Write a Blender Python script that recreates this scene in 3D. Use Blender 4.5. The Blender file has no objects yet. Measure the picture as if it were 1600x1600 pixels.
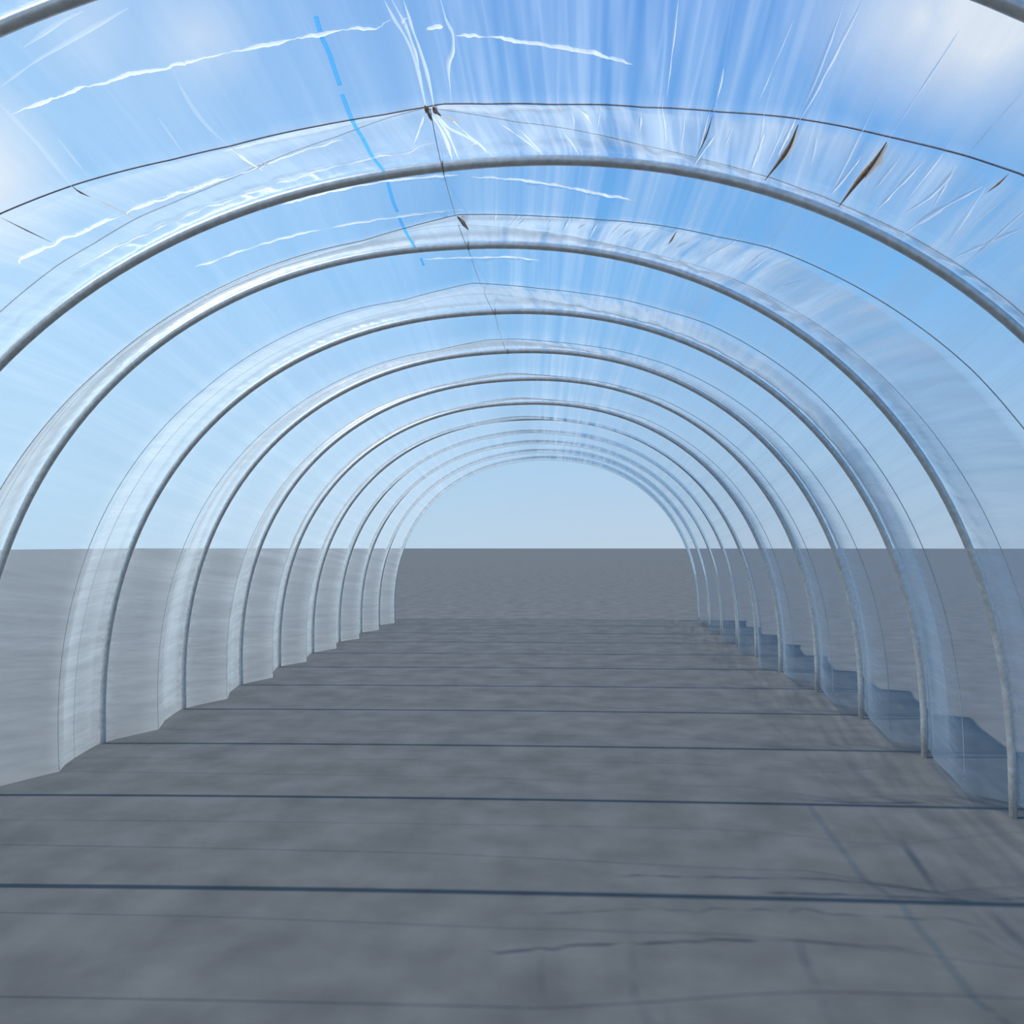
import bpy, bmesh, math, random
import numpy as np
from mathutils import Vector, noise as mn
random.seed(7)
C = bpy.context.scene

# ------------------------------------------------------------------ camera
EYE = np.array([0.0, 0.0, 1.5])
F, PITCH, YAW = 1300.0, 0.03844259, -0.06906958
cam_d = bpy.data.cameras.new('camera'); cam = bpy.data.objects.new('camera', cam_d)
C.collection.objects.link(cam)
cam.location = EYE; cam.rotation_euler = (math.pi/2 + PITCH, 0, -YAW)
cam_d.sensor_width = 36; cam_d.lens = 36*F/1600; cam_d.clip_end = 2000
C.camera = cam

# ------------------------------------------------------------------ sky, sun, exposure
C.view_settings.view_transform = 'Standard'; C.view_settings.look = 'None'
C.view_settings.exposure = 0.0; C.view_settings.gamma = 1.0
C.cycles.transparent_max_bounces = 32
world = bpy.data.worlds.new('sky'); C.world = world; world.use_nodes = True
def N(nt, t, **kw):
    n = nt.nodes.new(t)
    for k, v in kw.items(): setattr(n, k, v)
    return n
def ramp(nt, src, stops):
    r = N(nt, 'ShaderNodeValToRGB'); e = r.color_ramp.elements
    while len(e) < len(stops): e.new(.5)
    for q, (p, c) in zip(e, stops):
        q.position = p; q.color = (*c, 1) if len(c) == 3 else c
    nt.links.new(src, r.inputs[0]); return r
def math_n(nt, op, a, b=None, clamp=False):
    m = N(nt, 'ShaderNodeMath', operation=op); m.use_clamp = clamp
    for i, v in enumerate((a, b)):
        if v is None: continue
        if isinstance(v, (int, float)): m.inputs[i].default_value = v
        else: nt.links.new(v, m.inputs[i])
    return m.outputs[0]
nt = world.node_tree; nt.nodes.clear()
tc = N(nt, 'ShaderNodeTexCoord'); sep = N(nt, 'ShaderNodeSeparateXYZ')
nt.links.new(tc.outputs['Generated'], sep.inputs[0])
base = ramp(nt, sep.outputs['Z'], [(0, (.50, .64, .78)), (.12, (.40, .62, .86)), (.30, (.19, .50, .92)), (.55, (.095, .325, .80)), (1, (.06, .22, .62))])
# soft white clouds standing at fixed places in the sky
CLOUDS = [(-0.5695, 0.7402, 0.3575, 0.098, 1.00), (-0.4585, 0.7401, 0.4920, 0.069, 0.33), (-0.3682, 0.7807, 0.5049, 0.069, 0.40), (-0.4005, 0.7740, 0.4905, 0.115, 0.14), (0.3944, 0.7751, 0.4936, 0.124, 0.95), (0.3352, 0.7974, 0.5017, 0.098, 0.62), (0.2739, 0.8084, 0.5211, 0.069, 0.25), (0.4437, 0.7854, 0.4315, 0.087, 0.50)]
nz = N(nt, 'ShaderNodeTexNoise'); nz.inputs['Scale'].default_value = 5.5; nz.inputs['Detail'].default_value = 5
nt.links.new(tc.outputs['Generated'], nz.inputs['Vector'])
acc = None
for x, y, z, r, s in CLOUDS:
    v = Vector((x, y, z)).normalized()
    d = N(nt, 'ShaderNodeVectorMath', operation='DISTANCE'); d.inputs[1].default_value = v
    nt.links.new(tc.outputs['Generated'], d.inputs[0])
    q = math_n(nt, 'DIVIDE', d.outputs['Value'], r)
    q = math_n(nt, 'SUBTRACT', 1.0, q, True)
    q = math_n(nt, 'MULTIPLY', q, s*1.5)
    acc = q if acc is None else math_n(nt, 'MAXIMUM', acc, q)
nn = math_n(nt, 'MULTIPLY', nz.outputs['Fac'], 1.75)
cl = math_n(nt, 'MULTIPLY', acc, nn, True)
paler = N(nt, 'ShaderNodeMixRGB'); paler.inputs[2].default_value = (.42, .72, .96, 1)      # the sky pales towards the sun's side
nt.links.new(math_n(nt, 'ADD', math_n(nt, 'MULTIPLY', sep.outputs['X'], -.85), .02, True), paler.inputs[0]); nt.links.new(base.outputs[0], paler.inputs[1])
mix = N(nt, 'ShaderNodeMixRGB'); nt.links.new(cl, mix.inputs[0]); nt.links.new(paler.outputs[0], mix.inputs[1])
mix.inputs[2].default_value = (.80, .87, .95, 1)
bg = N(nt, 'ShaderNodeBackground'); bg.inputs['Strength'].default_value = 1.0
nt.links.new(mix.outputs[0], bg.inputs['Color'])
wo = N(nt, 'ShaderNodeOutputWorld'); nt.links.new(bg.outputs[0], wo.inputs[0])

sun_d = bpy.data.lights.new('sun', 'SUN'); sun = bpy.data.objects.new('sun', sun_d); C.collection.objects.link(sun)
SUN_DIR = Vector((-.56, -.04, .80)).normalized()       # towards the sun
sun.rotation_euler = SUN_DIR.to_track_quat('Z', 'Y').to_euler(); sun.location = SUN_DIR*30
sun_d.energy = 4.2; sun_d.angle = math.radians(.55); sun_d.color = (1, .975, .94)

# ------------------------------------------------------------------ materials
def mat(name):
    m = bpy.data.materials.new(name); m.use_nodes = True; m.node_tree.nodes.clear(); return m, m.node_tree
def principled(name, col, rough=.5, metal=0.0, nscale=None, namt=.25, spec=.5):
    m, t = mat(name); p = N(t, 'ShaderNodeBsdfPrincipled'); o = N(t, 'ShaderNodeOutputMaterial')
    p.inputs['Base Color'].default_value = (*col, 1); p.inputs['Roughness'].default_value = rough
    p.inputs['Metallic'].default_value = metal; p.inputs['Specular IOR Level'].default_value = spec
    if nscale:
        g = N(t, 'ShaderNodeTexCoord'); z = N(t, 'ShaderNodeTexNoise'); z.inputs['Scale'].default_value = nscale; z.inputs['Detail'].default_value = 6
        t.links.new(g.outputs['Object'], z.inputs['Vector'])
        lo = tuple(c*(1-namt) for c in col); hi = tuple(min(1, c*(1+namt)) for c in col)
        r = ramp(t, z.outputs['Fac'], [(.3, lo), (.7, hi)]); t.links.new(r.outputs[0], p.inputs['Base Color'])
        b = N(t, 'ShaderNodeBump'); b.inputs['Strength'].default_value = .15; b.inputs['Distance'].default_value = .003
        t.links.new(z.outputs['Fac'], b.inputs['Height']); t.links.new(b.outputs[0], p.inputs['Normal'])
    t.links.new(p.outputs[0], o.inputs[0]); return m

def film_material(name, od, tint=(.97, .985, 1), white=(.77, .83, .84), streak=True, lo=.45, hi=1.7, gloss=1.0):
    """Thin clear polythene: hides more the longer the line of sight runs inside it."""
    m, t = mat(name); o = N(t, 'ShaderNodeOutputMaterial')
    lw = N(t, 'ShaderNodeLayerWeight'); lw.inputs['Blend'].default_value = .5
    cosv = math_n(t, 'SUBTRACT', 1.0, lw.outputs['Facing']); cosv = math_n(t, 'MAXIMUM', cosv, .12)
    dens = od
    if streak:
        uv = N(t, 'ShaderNodeUVMap'); uv.uv_map = 'sheet'
        mp = N(t, 'ShaderNodeMapping'); mp.inputs['Scale'].default_value = (11, .7, 1)
        t.links.new(uv.outputs[0], mp.inputs[0])
        z = N(t, 'ShaderNodeTexNoise'); z.inputs['Scale'].default_value = 1; z.inputs['Detail'].default_value = 2; z.inputs['Roughness'].default_value = .5
        z.inputs['Distortion'].default_value = .25
        t.links.new(mp.outputs[0], z.inputs['Vector'])
        mp2 = N(t, 'ShaderNodeMapping'); mp2.inputs['Scale'].default_value = (20, 1.1, 1); t.links.new(uv.outputs[0], mp2.inputs[0])
        z2 = N(t, 'ShaderNodeTexNoise'); z2.inputs['Scale'].default_value = 1; z2.inputs['Detail'].default_value = 1; z2.inputs['Distortion'].default_value = .4
        t.links.new(mp2.outputs[0], z2.inputs['Vector'])
        zone = N(t, 'ShaderNodeAttribute'); zone.attribute_name = 'zone'
        zs = N(t, 'ShaderNodeSeparateColor'); t.links.new(zone.outputs['Color'], zs.inputs[0])
        # light and dark of waves, pleat ridges and pipe crumple, put into haze density
        a1 = N(t, 'ShaderNodeMapRange'); a1.inputs['From Min'].default_value = .32; a1.inputs['From Max'].default_value = .68
        a1.inputs['To Min'].default_value = -1.05; a1.inputs['To Max'].default_value = 1.15; t.links.new(z.outputs['Fac'], a1.inputs[0])
        r2 = math_n(t, 'ABSOLUTE', math_n(t, 'SUBTRACT', z2.outputs['Fac'], .5)); r2 = math_n(t, 'SUBTRACT', 1.0, math_n(t, 'MULTIPLY', r2, 9.0), True)
        r2 = math_n(t, 'MULTIPLY', r2, math_n(t, 'ADD', math_n(t, 'MULTIPLY', z.outputs['Fac'], 3.0), -.9, True))
        mod = math_n(t, 'ADD', a1.outputs[0], math_n(t, 'MULTIPLY', r2, 1.6))
        mod = math_n(t, 'MULTIPLY', mod, zs.outputs[0])
        z3 = N(t, 'ShaderNodeTexNoise'); z3.inputs['Scale'].default_value = 26; z3.inputs['Detail'].default_value = 3; z3.inputs['Distortion'].default_value = 1.2
        t.links.new(uv.outputs[0], z3.inputs['Vector'])
        a3 = math_n(t, 'MULTIPLY', math_n(t, 'SUBTRACT', z3.outputs['Fac'], .45), 3.0)
        mod = math_n(t, 'ADD', mod, math_n(t, 'MULTIPLY', a3, zs.outputs[1]))
        rr = math_n(t, 'MAXIMUM', math_n(t, 'ADD', mod, 1.0), .06)
        dens = math_n(t, 'MULTIPLY', rr, od)
    q = math_n(t, 'DIVIDE', dens, cosv); q = math_n(t, 'MULTIPLY', q, -1.0)
    e = math_n(t, 'EXPONENT', q); haze = math_n(t, 'SUBTRACT', 1.0, e, True)
    tr = N(t, 'ShaderNodeBsdfTransparent'); tr.inputs[0].default_value = (*tint, 1)
    tl = N(t, 'ShaderNodeBsdfTranslucent'); tl.inputs[0].default_value = (*white, 1)
    df = N(t, 'ShaderNodeBsdfDiffuse'); df.inputs[0].default_value = (*white, 1)
    mx = N(t, 'ShaderNodeMixShader'); mx.inputs[0].default_value = .15
    t.links.new(tl.outputs[0], mx.inputs[1]); t.links.new(df.outputs[0], mx.inputs[2])
    m1 = N(t, 'ShaderNodeMixShader'); t.links.new(haze, m1.inputs[0])
    t.links.new(tr.outputs[0], m1.inputs[1]); t.links.new(mx.outputs[0], m1.inputs[2])
    gl = N(t, 'ShaderNodeBsdfGlossy'); gl.inputs['Roughness'].default_value = .12; gl.inputs['Color'].default_value = (1, 1, 1, 1)
    f5 = math_n(t, 'POWER', lw.outputs['Facing'], 5.0)         # Schlick, both faces of the thin sheet
    ff = math_n(t, 'ADD', math_n(t, 'MULTIPLY', f5, .9), .06); ff = math_n(t, 'MULTIPLY', ff, gloss, True)
    m2 = N(t, 'ShaderNodeMixShader'); t.links.new(ff, m2.inputs[0]); t.links.new(m1.outputs[0], m2.inputs[1]); t.links.new(gl.outputs[0], m2.inputs[2])
    t.links.new(m2.outputs[0], o.inputs[0]); return m

M_FILM = film_material('clear_polythene', .15)
M_FOLD = film_material('folded_polythene', .55, streak=False, gloss=.6, white=(.9, .94, .95))
M_FAINT = film_material('thin_fold_polythene', .18, streak=False, gloss=.6, white=(.9, .94, .95))
M_GLINT = film_material('white_glint_film', 1.25, streak=False, white=(.97, .97, .97), gloss=.8)  # sunlight glints on the film, put into a denser white colour
M_TUCK = principled('brown_stained_polythene', (.27, .16, .075), .55, 0, 60, .5)
M_TAN = film_material('tan_stained_polythene', .75, streak=False, white=(.60, .48, .36), gloss=.4)
M_BLUE = film_material('blue_print', .17, streak=False, white=(.10, .60, 1.0), tint=(.70, .91, 1), gloss=.3)
M_STEEL = principled('galvanised_steel', (.58, .57, .55), .40, .65, 35, .15)
M_ROPE = principled('dark_twine', (.19, .20, .24), .7, 0, 200, .3)
M_THIN = principled('grey_green_twine', (.33, .37, .37), .7, 0, 200, .3)
M_BRASS = principled('rusty_wire_tie', (.24, .17, .10), .6, .2)
M_SOIL = principled('bare_grey_ground', (.10, .098, .092), .95, 0, 3.0, .22)

# ------------------------------------------------------------------ tunnel shape
cp, sp, cw, sw = math.cos(PITCH), math.sin(PITCH), math.cos(YAW), math.sin(YAW)
FW = np.array([sw*cp, cw*cp, sp]); RT = np.array([cw, -sw, 0]); UP = np.cross(RT, FW)
NEXP, RAD, PIPE = 2.2, 3.0, .0215
HK = list(range(-1, 13))                                # hoop numbers, 1.3 m apart
HY = np.array([2.2 + 1.3*(k-1) for k in HK])
def par(k):
    if k <= 1: return (-.3411, .1985, .1092)
    if k == 2: return (-.3088, .1342, .0840)
    if k == 3: return (-.5782, .2528, .0245)
    j = ((k*7919) % 13)/13 - .5
    return (-.52 + .05*j, .22 + .04*j, .03 + .02*j)
HP = np.array([par(k) for k in HK])
def frame(y): return [np.interp(y, HY, HP[:, i]) for i in range(3)]
def arch(al, y, inset=0.0):
    """point on the arch at polar angle al (0 = right, pi = left), inset metres inside it"""
    xc, zc, t = frame(y); c, s = math.cos(al), math.sin(al)
    r = RAD/((abs(c)**NEXP + abs(s)**NEXP)**(1/NEXP)) - inset
    X, Z = r*c, r*s
    return np.array([xc + X*math.cos(t) - Z*math.sin(t), y, zc + X*math.sin(t) + Z*math.cos(t)])
def polar(p):
    xc, zc, t = frame(p[1]); dx, dz = p[0]-xc, p[2]-zc
    X = dx*math.cos(t) + dz*math.sin(t); Z = -dx*math.sin(t) + dz*math.cos(t)
    al = math.atan2(Z, X); c, s = math.cos(al), math.sin(al)
    return al, RAD/((abs(c)**NEXP + abs(s)**NEXP)**(1/NEXP)) - math.hypot(X, Z)
def ray(px): return (px[0]-800)/F*RT - (px[1]-800)/F*UP + FW
def hit(px, sagf):
    v = ray(px); lo, hi = .5, 18.
    for _ in range(46):
        m = (lo+hi)/2; p = EYE + v*m; al, ins = polar(p)
        if ins > sagf(al, p[1]): lo = m
        else: hi = m
    return EYE + v*lo

RA = [(0,335),(115,290),(270,250),(360,229),(500,197),(600,180),(665,168),(690,163),(760,163),(860,164),(1000,168),(1120,175),(1250,187),(1390,215),(1510,245),(1600,275)]
RB = [(94,412),(148,380),(216,340),(268,318),(321,296),(371,275),(413,255),(472,232),(523,215),(607,184),(661,169.5),(687,171),(808,191),(891,202),(989,224),(1086,246),(1199,277),(1311,319),(1412,364),(1484,405)]
RA2 = [(422,416),(489,394),(565,377),(640,355),(702,339),(716,336),(787,336),(854,339),(939,344),(1040,354),(1124,371),(1187,384),(1240,399),(1289,415)]
RB2 = [(480,405),(560,383),(640,362),(680,355),(731,352),(768,354),(826,360),(910,373),(994,392),(1086,414)]
SA, SB = .18, .06
def table(L, s, y0, y1):
    q = sorted(((lambda p: (polar(p)[0], p[1]))(hit(px, lambda a, y: s)) for px in L))
    a = np.array([v[0] for v in q]); y = np.array([v[1] for v in q])
    # carry the rope on down both sides towards the foot of the tunnel
    a = np.concatenate([[-.4, a[0]-.35], a, [a[-1]+.35, math.pi+.4]])
    y = np.concatenate([[y0, (y0+y[0])/2], y, [(y1+y[-1])/2, y1]])
    return a, y
TA, TB = {}, {}
TA[1] = table(RA, SA, 2.50, 2.62); TB[1] = table(RB, SB, 3.30, 3.28)
TA[2] = table(RA2, SA, 3.70, 4.05); TB[2] = table(RB2, SB, 4.46, 4.36)
for k in HK[:-1]:
    if k in (1, 2): continue
    d = 1.3*(k-2) + random.uniform(-.04, .04)
    TA[k] = (TA[2][0], TA[2][1]+d); TB[k] = (TB[2][0], TB[2][1]+d)
def ropes_at(k, al):
    ya = np.interp(al, *TA[k]); yb = np.interp(al, *TB[k])
    lo, hi = HY[HK.index(k)] + .12, HY[HK.index(k)] + 1.18
    ya, yb = min(max(ya, lo), hi), min(max(yb, lo), hi)
    if yb < ya: yb = ya
    return ya, yb
OUT = -(PIPE + .003)
def sag(al, y):
    k = int(min(max(math.floor((y - HY[0])/1.3 + 1e-9), 0), len(HK)-2)); yk = HY[k]; kk = HK[k]
    ya, yb = ropes_at(kk, al)
    sb = SA + (SB-SA)*min(1, (yb-ya)/.12)
    if y <= ya:
        f = (y-yk)/(ya-yk); return OUT + (SA-OUT)*(f**1.15)
    if y <= yb:
        f = (y-ya)/max(1e-6, yb-ya); return SA + (sb-SA)*f - .012*4*f*(1-f)*min(1, (yb-ya)/.25)
    f = (y-yb)/(yk+1.3-yb); return sb + (OUT-sb)*(1-(1-f)**1.12)
def lump(a, y, s): return mn.noise(Vector((a*s[0], y*s[1], 3.7)))
def pleat(al, y):
    """small lengthwise wrinkles of the sheet"""
    deg = math.degrees(al)
    w = math.exp(-((deg-66)/17)**2)*1.0 + math.exp(-((deg-45)/10)**2)*.5 + .16
    f = ((y-HY[0])/1.3) % 1.0
    env = min(1, f/.22)*min(1, (1-f)/.10)
    k = HK[int(min(max(math.floor((y - HY[0])/1.3 + 1e-9), 0), len(HK)-2))]; ya, yb = ropes_at(k, al)
    env *= min(1, .12 + min(abs(y-ya), abs(y-yb))/.10)
    big = lump(al, y, (19, .55)) + .55*lump(al+9, y, (44, .9))
    gath = max(0, 1-(1-f)/.16)                           # crumple where the sheet lies on the pipe
    return env*w*.010*big - abs(gath*min(1, (1-f)/.05)*.016*lump(al, y, (40, 6)))
def sheet(al, y, extra=0.0):
    return arch(al, y, sag(al, y) + pleat(al, y) + extra)

# ------------------------------------------------------------------ helpers
def link(name, verts, faces, m, parent=None, smooth=True, uvs=None, zone=None):
    me = bpy.data.meshes.new(name); me.from_pydata([tuple(map(float, v)) for v in verts], [], faces); me.update()
    if smooth: me.polygons.foreach_set('use_smooth', [True]*len(me.polygons))
    if uvs is not None:
        l = me.uv_layers.new(name='sheet'); idx = np.empty(len(me.loops), int); me.loops.foreach_get('vertex_index', idx)
        l.data.foreach_set('uv', np.asarray(uvs, float)[idx].ravel())
    if zone is not None:
        ca = me.color_attributes.new('zone', 'FLOAT_COLOR', 'POINT'); ca.data.foreach_set('color', np.asarray(zone, float).ravel())
    me.materials.append(m); o = bpy.data.objects.new(name, me); C.collection.objects.link(o)
    if parent is not None: o.parent = parent
    return o
def tag(o, label=None, cat=None, group=None, kind=None):
    for k, v in (('label', label), ('category', cat), ('group', group), ('kind', kind)):
        if v: o[k] = v
    return o
def empty(name, loc=(0, 0, 0)):
    o = bpy.data.objects.new(name, None); C.collection.objects.link(o); o.location = loc; o.empty_display_size = .1; return o
def tube(pts, rad, seg=10, flat=None):
    """verts, faces of a closed tube; rad is a number or one radius per point; flat = list of (side, up) axes with sizes"""
    P = [np.asarray(p, float) for p in pts]; n = len(P); V, Fc = [], []
    for i, p in enumerate(P):
        r = rad if isinstance(rad, (int, float)) else rad[i]
        if flat is None:
            d = P[min(i+1, n-1)] - P[max(i-1, 0)]; d = d/np.linalg.norm(d)
            ref = np.array([0, 1., 0]) if abs(d[1]) < .8 else np.array([0, 0, 1.])
            a = np.cross(d, ref); a /= np.linalg.norm(a); b = np.cross(d, a); ra = rb = r
        else: a, b, ra, rb = flat[i]
        for j in range(seg):
            t = 2*math.pi*j/seg; V.append(p + a*math.cos(t)*ra + b*math.sin(t)*rb)
    for i in range(n-1):
        for j in range(seg):
            Fc.append((i*seg+j, i*seg+(j+1) % seg, (i+1)*seg+(j+1) % seg, (i+1)*seg+j))
    Fc.append(tuple(range(seg))[::-1]); Fc.append(tuple((n-1)*seg+j for j in range(seg)))
    return V, Fc
def resample(L, step):
    """smooth curve through the points (Catmull-Rom)"""
    L = [np.asarray(p, float) for p in L]
    if len(L) == 2:
        n = max(2, int(np.linalg.norm(L[1]-L[0])/step)); return [L[0]+(L[1]-L[0])*i/n for i in range(n+1)]
    Q = [2*L[0]-L[1]] + L + [2*L[-1]-L[-2]]; out = []
    for i in range(1, len(Q)-2):
        a, b, c, d = Q[i-1:i+3]; n = max(1, int(np.linalg.norm(c-b)/step))
        for j in range(n):
            t = j/n; out.append(.5*((2*b)+(-a+c)*t+(2*a-5*b+4*c-d)*t*t+(-a+3*b-3*c+d)*t**3))
    out.append(L[-1]); return out
def on_sheet(L, step=8, extra=0.0):
    out = []
    for px in resample(L, step):
        p = hit(px, lambda a, y: sag(a, y) + pleat(a, y)); al, _ = polar(p); out.append((al, p[1]))
    return [(a, y, sheet(a, y, extra)) for a, y in out]
def inward(a, y):
    p, q = sheet(a, y), sheet(a, y, .01); v = q-p; return v/np.linalg.norm(v)
def strip_axes(S):
    ax = []
    for i, (a, y, p) in enumerate(S):
        d = S[min(i+1, len(S)-1)][2] - S[max(i-1, 0)][2]; d = d/np.linalg.norm(d)
        up = inward(a, y); s = np.cross(d, up); s /= np.linalg.norm(s); up = np.cross(s, d); ax.append((s, up))
    return ax
def fold(name, L, w, h, m, parent, taper=(.25, .25), extra=None, step=8, wob=0.0, seg=8, ribbon=False, jag=0.0, ay=None):
    """a raised fold of the sheet along a line: flattened closed tube on the inner face. w, h in metres"""
    ex = (h*.9+.002) if extra is None else extra
    S = on_sheet(L, step, ex) if ay is None else [(a, y, sheet(a, y, ex)) for a, y in ay]; ax = strip_axes(S); n = len(S); fl = []
    run = 0.0
    for i in range(n):
        f = i/max(1, n-1); k = 1
        if i: run += float(np.linalg.norm(S[i][2]-S[i-1][2]))
        if taper[0]: k = min(k, .15+.85*min(1, f/taper[0]))
        if taper[1]: k = min(k, .15+.85*min(1, (1-f)/taper[1]))
        if wob: k *= min(1.5, max(.12, 1 + 2.2*wob*mn.noise(Vector((run*13, w*900, 1.3)))))
        if jag: S[i] = (S[i][0], S[i][1], S[i][2] + ax[i][0]*jag*(mn.noise(Vector((run*15, 5.1, w*700))) + .5*mn.noise(Vector((run*55, 2.1, w*300)))))
        fl.append((ax[i][0], ax[i][1], w*k/2, h*k))
    if ribbon:                                           # a single gutter-shaped fold of film, open towards the sheet
        V, Fc = [], []
        for i, (_, _, p) in enumerate(S):
            for j in range(7):
                u = j/3-1; V.append(p + fl[i][0]*fl[i][2]*u + fl[i][1]*fl[i][3]*(1-u*u-.5))
        for i in range(n-1):
            for j in range(6): Fc.append((i*7+j, i*7+j+1, i*7+j+8, i*7+j+7))
        return link(name, V, Fc, m, parent)
    V, Fc = tube([s[2] for s in S], 1, seg, fl)
    return link(name, V, Fc, m, parent)

# ------------------------------------------------------------------ setting: ground
g = bmesh.new(); bmesh.ops.create_grid(g, x_segments=60, y_segments=60, size=150)
for v in g.verts: v.co.y += 130
me = bpy.data.meshes.new('floor'); g.to_mesh(me); g.free(); me.materials.append(M_SOIL)
fl = bpy.data.objects.new('floor', me); C.collection.objects.link(fl); fl['kind'] = 'structure'

# ------------------------------------------------------------------ hoops
def hoop(k):
    y = HY[HK.index(k)]; pts = []
    a0 = .0
    for i in range(97):
        pts.append(arch(-.02 + (math.pi+.04)*i/96, y))
    r, l = pts[0].copy(), pts[-1].copy(); r[2] = -.25; l[2] = -.25
    pts = [r] + pts + [l]
    root = empty('tunnel_hoop', (pts[49][0], y, 0))
    V, Fc = tube(pts, PIPE, 20)
    V = [v - np.array(root.location) for v in V]
    link('pipe', V, Fc, M_STEEL, root)
    return root
HOOPS = {}
HLAB = {1: 'grey steel hoop nearest the viewer, cut off at both top corners',
        2: 'large grey steel hoop arching across the whole view, second from the viewer',
        3: 'third grey steel hoop, the smaller arch seen beneath the large one'}
for k in HK:
    if k < 1: continue
    h = hoop(k); HOOPS[k] = h
    if k in HLAB: tag(h, HLAB[k], 'hoop', 'steel hoops of the tunnel')
    else:
        ordn = {4: 'fourth', 5: 'fifth', 6: 'sixth', 7: 'seventh', 8: 'eighth', 9: 'ninth', 10: 'tenth', 11: 'eleventh', 12: 'last'}[k]
        tag(h, 'grey steel hoop further down the tunnel, %s from the viewer' % ordn, 'hoop', 'steel hoops of the tunnel')

# ------------------------------------------------------------------ the polythene cover
cover = empty('tunnel_cover', (0, HY[0], 0)); cover.location = (0, 0, 0)
tag(cover, 'clear wrinkled polythene sheet stretched over the hoops, blue sky showing through', 'plastic cover')
NA = 900; A0, A1 = -.085, math.pi+.085
als = [A0 + (A1-A0)*i/NA for i in range(NA+1)]
rows = []
for k in HK[:-1]:
    fine = k in (1, 2)
    ns = (12, 6, 12) if fine else ((7, 2, 6) if k in (0, 3) else (3, 1, 3))
    rows.append((k, ns))
V, UV, ZN, nrow = [], [], [], 0
stepA = 1
for k, ns in rows:
    y0 = HY[HK.index(k)]; y1 = y0 + 1.3
    fr = []
    for seg_i, n in enumerate(ns):
        for j in range(n): fr.append((seg_i, j/n))
    if k == HK[-2]: fr.append((2, 1.0))
    for si, f in fr:
        for al in als:
            ya, yb = ropes_at(k, al); yb = max(yb, ya+.012)
            y = (y0 + (ya-y0)*f) if si == 0 else (ya + (yb-ya)*f) if si == 1 else (yb + (y1-yb)*f)
            p = sheet(al, y - 1e-7 if si == 2 and f == 1.0 else y)
            V.append(p); UV.append((al*3.0, y)); dg = math.degrees(al)
            zz = .16 + .75*math.exp(-((dg-73)/13)**4) + .45*math.exp(-((dg-50)/14)**2)
            dh = min(y-y0, y1-y); ZN.append((zz, max(0, 1-dh/.07), 0, 1))
        nrow += 1
Fc = []
W = NA+1
for r in range(nrow-1):
    for i in range(NA):
        Fc.append((r*W+i, (r+1)*W+i, (r+1)*W+i+1, r*W+i+1))
link('film', V, Fc, M_FILM, cover, True, UV, ZN)

# sun glints running across the sheet, shaped as white ribbons of film
GLINTS = [
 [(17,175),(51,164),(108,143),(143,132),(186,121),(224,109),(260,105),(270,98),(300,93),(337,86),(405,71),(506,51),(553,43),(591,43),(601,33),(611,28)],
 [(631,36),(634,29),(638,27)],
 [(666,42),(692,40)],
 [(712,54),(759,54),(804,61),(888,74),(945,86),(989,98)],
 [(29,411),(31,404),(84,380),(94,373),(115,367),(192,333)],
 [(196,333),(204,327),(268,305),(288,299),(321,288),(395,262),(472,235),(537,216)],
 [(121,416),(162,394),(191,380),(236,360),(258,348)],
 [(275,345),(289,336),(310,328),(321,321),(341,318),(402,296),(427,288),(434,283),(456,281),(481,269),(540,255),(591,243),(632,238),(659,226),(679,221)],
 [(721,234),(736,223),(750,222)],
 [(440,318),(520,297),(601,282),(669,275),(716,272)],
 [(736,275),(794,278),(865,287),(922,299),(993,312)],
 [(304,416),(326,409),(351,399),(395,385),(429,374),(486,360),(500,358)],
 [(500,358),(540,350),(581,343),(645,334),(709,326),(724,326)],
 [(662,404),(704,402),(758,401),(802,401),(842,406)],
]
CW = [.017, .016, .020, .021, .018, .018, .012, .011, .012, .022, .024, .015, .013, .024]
for L, w in zip(GLINTS, CW):
    tag(fold('glint_ribbon', L, w*.78, .004, M_GLINT, cover, (.06, .10), step=3, wob=.62, ribbon=True, jag=.012), 'bright sun glint across the sheet, shaped as a white ribbon')
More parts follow.
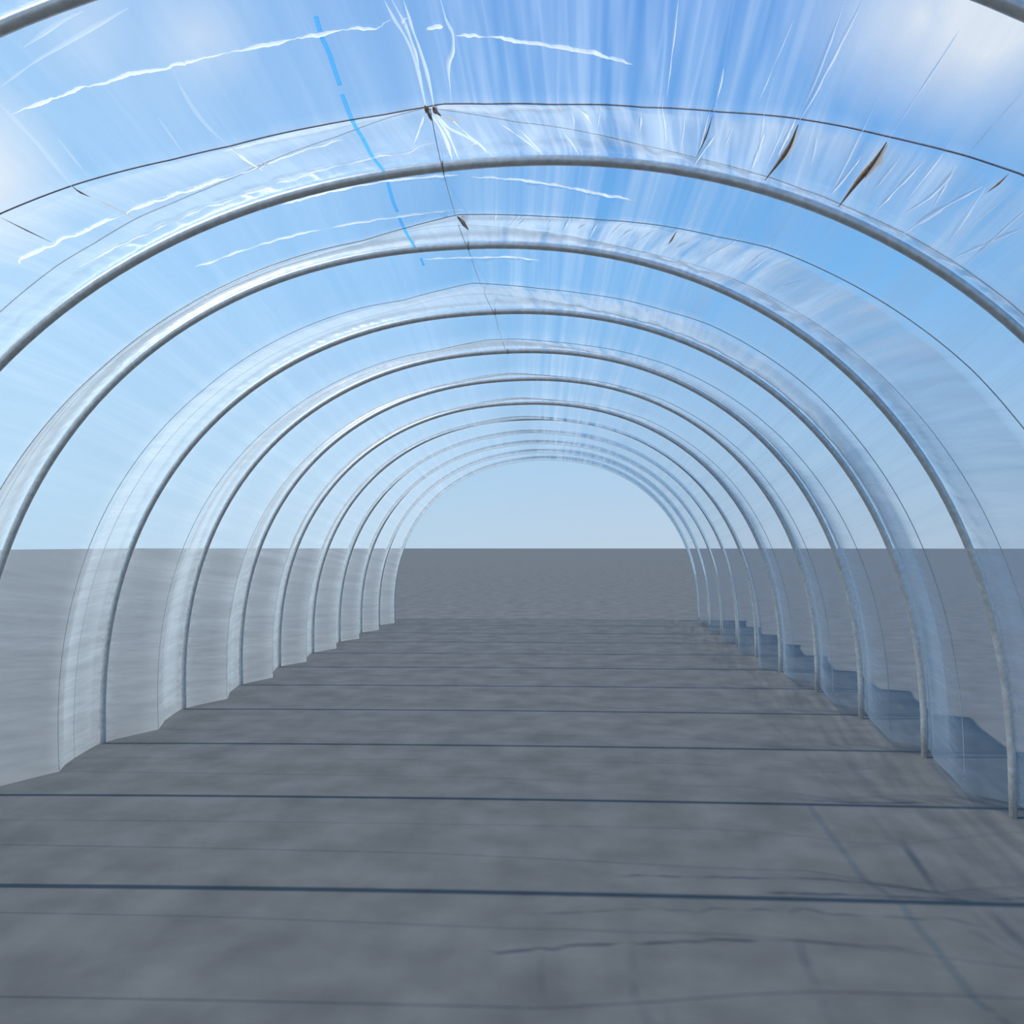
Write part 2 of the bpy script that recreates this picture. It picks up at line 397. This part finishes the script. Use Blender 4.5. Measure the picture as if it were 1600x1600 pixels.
# fainter sheet folds, then two faint sun glints shaped alike: (points, width, height)
FOLDS = [
 ([(600,-4),(614,25),(628,46),(641,73),(651,105),(658,135),(665,164)], .016, .008),
 ([(630,-4),(641,34),(651,62),(661,94),(670,128),(677,161)], .016, .008),
 ([(612,-4),(634,40),(648,81),(656,115)], .012, .006),
 ([(688,-4),(697,30),(707,51),(707,79),(700,101),(705,152)], .012, .004),
 ([(1250,186),(1275,140),(1349,-2)], .014, .005),
 ([(1247,186),(1272,128),(1322,-2)], .010, .003),
 ([(1390,214),(1475,85),(1500,45)], .007, .002),
 ([(1510,243),(1600,140)], .008, .003),
 ([(1116,174),(1131,105)], .010, .004),
 ([(1185,158),(1240,30)], .008, .003),
 ([(1042,150),(1060,-2)], .007, .003),
 ([(-2,160),(57,223),(112,290)], .016, .005),
 ([(267,100),(287,145),(318,190),(359,228)], .010, .004),
 ([(88,213),(135,273)], .007, .003),
 ([(246,182),(287,240)], .007, .003),
 ([(1412,364),(1470,325),(1536,289)], .017, .003),
 ([(1360,337),(1400,295),(1446,247)], .012, .004),
 ([(1412,333),(1460,300),(1502,252)], .014, .004),
 ([(1484,405),(1540,380),(1604,352)], .013, .002),
 ([(1080,262),(1120,205)], .010, .004),
 ([(672,174),(690,203),(706,246)], .016, .007),
 ([(680,174),(700,197),(735,215),(772,242)], .014, .006),
 ([(676,174),(698,205),(716,246)], .012, .006),
 ([(700,180),(730,208),(762,238)], .008, .004),
 ([(780,190),(815,214),(848,240)], .008, .004),
 ([(812,200),(832,222),(850,240)], .009, .004),
 ([(880,205),(893,222),(905,240)], .009, .004),
 ([(662,178),(655,198),(646,222)], .016, .006),
 ([(359,230),(385,250),(410,264)], .012, .005),
 ([(1195,205),(1175,262)], .016, .005),
 ([(1345,245),(1300,300)], .016, .005),
 ([(700,290),(710,318),(716,334)], .010, .004),
 ([(1105,320),(1072,352)], .010, .004),
 ([(36,72),(95,32),(130,15)], .014, .003),  # from here on, faint sun glints shaped as folds
 ([(0,134),(50,97),(95,70),(200,10)], .016, .003),
]
for L, w, h in FOLDS: fold('fold', L, w, h, M_FAINT if L[0][0] < 300 else M_FOLD, cover, (.3, .3), step=6, wob=.5, ribbon=True)

# short pleats drawn in between the pairs of ropes, right of the peak
random.seed(11)
for k, d0, d1, n in ((1, 47, 79, 20), (2, 56, 86, 18)):
    for i in range(n):
        al = math.radians(d0 + (d1-d0)*(i+random.uniform(.1, .9))/n); ya, yb = ropes_at(k, al)
        if yb-ya < .05: continue
        u0, u1 = random.uniform(-.25, .3), random.uniform(.6, 1.0); dr = random.uniform(-.012, .02)
        ay = [(al + dr*t, ya + (yb-ya)*(u0+(u1-u0)*t)) for t in [j/11 for j in range(12)]]
        fold('fold', None, random.uniform(.006, .016), random.uniform(.003, .006), M_FAINT if i % 3 else M_FOLD, cover, (.4, .4), wob=.4, ribbon=True, ay=ay)

# brown stained tucks, where dirty water lies in the sheet: spindle shaped
TUCKS = [
 ([(1388,217),(1368,247),(1340,282),(1313,318)], .021, .012), ([(1249,190),(1236,222),(1219,248),(1197,277)], .018, .011),
 ([(1114,178),(1104,210),(1088,245)], .007, .005), ([(1578,269),(1562,284),(1544,298)], .007, .005),
 ([(111,288),(122,297),(140,306)], .006, .004), ([(0,338),(40,358),(82,378)], .004, .003),
 ([(714,333),(723,343),(732,355)], .020, .014), ([(1058,359),(1052,369),(1045,380)], .009, .006),
]
for L, w, h in TUCKS:
    tag(fold('stained_tuck', L, w, h, M_TUCK, cover, (.5, .5), step=3, seg=10), 'dark brown stained tuck')
for L, w in (([(140,306),(175,322),(212,341)], .0045), ([(361,231),(380,249),(404,263)], .006), ([(684,176),(700,183),(722,190)], .014), ([(1388,224),(1372,252),(1352,278)], .022), ([(1246,200),(1238,225),(1224,250)], .018)):
    tag(fold('rust_stain', L, w, .003, M_TAN, cover, (.5, .5), step=3, wob=.3, ribbon=True), 'tan stained patch')

# the printed blue stripe, in dashes along the sheet
STRIPES = [[(493,24),(500,48)], [(502,56),(514,82),(524,112),(531,132)], [(534,146),(551,189),(567,216)], [(567,216),(581,243),(597,263)],
           [(605,283),(615,317),(621,330)], [(624,340),(635,364),(648,385)], [(657,402),(662,414)]]
for L in STRIPES:
    tag(fold('blue_stripe', L, .0145, .0008, M_BLUE, cover, (0, 0), step=5), 'printed sky blue stripe')

# ------------------------------------------------------------------ ropes across the sheet
def rope(pix, tab, k, rad, m, label):
    s = SA
    lo, hi = A0+.03, A1-.03; pts = []
    for i in range(401):
        al = lo + (hi-lo)*i/400
        ya, yb = ropes_at(k, al); y = ya if tab == 'A' else max(yb, ya+.004)
        pts.append(sheet(al, y, -rad*.8))
    V, Fc = tube(pts, rad, 8)
    root = link('tie_rope', V, Fc, m); tag(root, label, 'rope', 'tie ropes over the sheet'); return root
rope(RA, 'A', 1, .0030, M_ROPE, 'thick dark rope over the sheet, uppermost of the ropes, before the large hoop')
rope(RB, 'B', 1, .0020, M_THIN, 'thin grey rope running down close along the outside of the large hoop')
rope(RA2, 'A', 2, .0024, M_THIN, 'upper thin rope between the large hoop and the third hoop')
rope(RB2, 'B', 2, .0020, M_THIN, 'lower thin rope running just above the third hoop')
for k in range(3, 12):
    wd = {3: 'third', 4: 'fourth', 5: 'fifth', 6: 'sixth', 7: 'seventh', 8: 'eighth', 9: 'ninth', 10: 'tenth', 11: 'eleventh'}[k]
    rope(None, 'A', k, .0024, M_THIN, 'nearer thin rope over the sheet just beyond the %s hoop' % wd)
    rope(None, 'B', k, .0020, M_THIN, 'farther thin rope over the sheet beyond the %s hoop' % wd)

# ------------------------------------------------------------------ ridge line strung under the top of the hoops
def pipe_under(px, k):
    y = HY[HK.index(k)]; v = ray(px); p = EYE + v*(y/v[1]); al, _ = polar(p); return al, y, arch(al, y, PIPE+.005)
kn = [pipe_under((692,258), 2), pipe_under((732,384), 3)]
P2, P3 = kn[0][2], kn[1][2]
node = hit((672,170), lambda a, y: sag(a, y)+.004)
d = (P3-P2); pts = []
a3 = kn[1][0]
first = [node] + [node + (P2-node)*t + np.array([0, 0, -.012*4*t*(1-t)]) for t in (.25, .5, .75)]
seq = [P2 + d*t + np.array([0, 0, -.03*4*t*(1-t)]) for t in np.linspace(0, 1, 12)]
pts = first + seq
ys = [P3]
for k in range(4, 6):
    y = HY[HK.index(k)]; e = arch(a3, y, PIPE+.005)
    for t in (.25, .5, .75, 1): pts.append(ys[-1] + (e-ys[-1])*t + np.array([0, 0, -.03*4*t*(1-t)]))
    ys.append(e)
rl = empty('ridge_line', tuple(P2))
V, Fc = tube(pts, .0014, 8); link('twine', [v-P2 for v in V], Fc, M_ROPE, rl)
tag(rl, 'thin dark twine tied along the top from hoop to hoop', 'twine')
for (al, y, p) in kn + [(a3, HY[HK.index(k)], None) for k in range(4, 6)]:
    # a wire wound round the pipe, with a twisted end
    c = arch(al, y, 0); e1 = arch(al+.01, y, 0)-arch(al-.01, y, 0); e1 /= np.linalg.norm(e1)
    e2 = np.array([0, 1., 0]); e3 = np.cross(e1, e2); w = []
    for i in range(61):
        t = 2*math.pi*2*i/60; w.append(c + (e2*math.cos(t) + e3*math.sin(t))*(PIPE+.002) + e1*(-.002 + .004*i/60))
    q = w[-1]; w += [q + np.array([.004, -.006, -.012]), q + np.array([.0, -.008, -.024])]
    V, Fc = tube(w, .0016, 6); hp = HOOPS[int(round((y-HY[0])/1.3)) - 1]
    hl = np.array(hp.location); tag(link('wire_knot', [v-hl for v in V], Fc, M_BRASS, hp), 'rusty wire wound round the pipe')

# brown twisted ties gathering the sheet at the peak
def gather(L, w, label):
    o = fold('peak_tie', L, w, .009, M_TUCK, None, (.35, .45), step=2, wob=.8); tag(o, label, 'tie'); return o
gather([(663,160),(668,170),(674,184)], .014, 'left brown twisted tie gathering the sheet at its peak')
gather([(676,163),(681,170),(689,177)], .014, 'right brown twisted tie gathering the sheet at its peak')
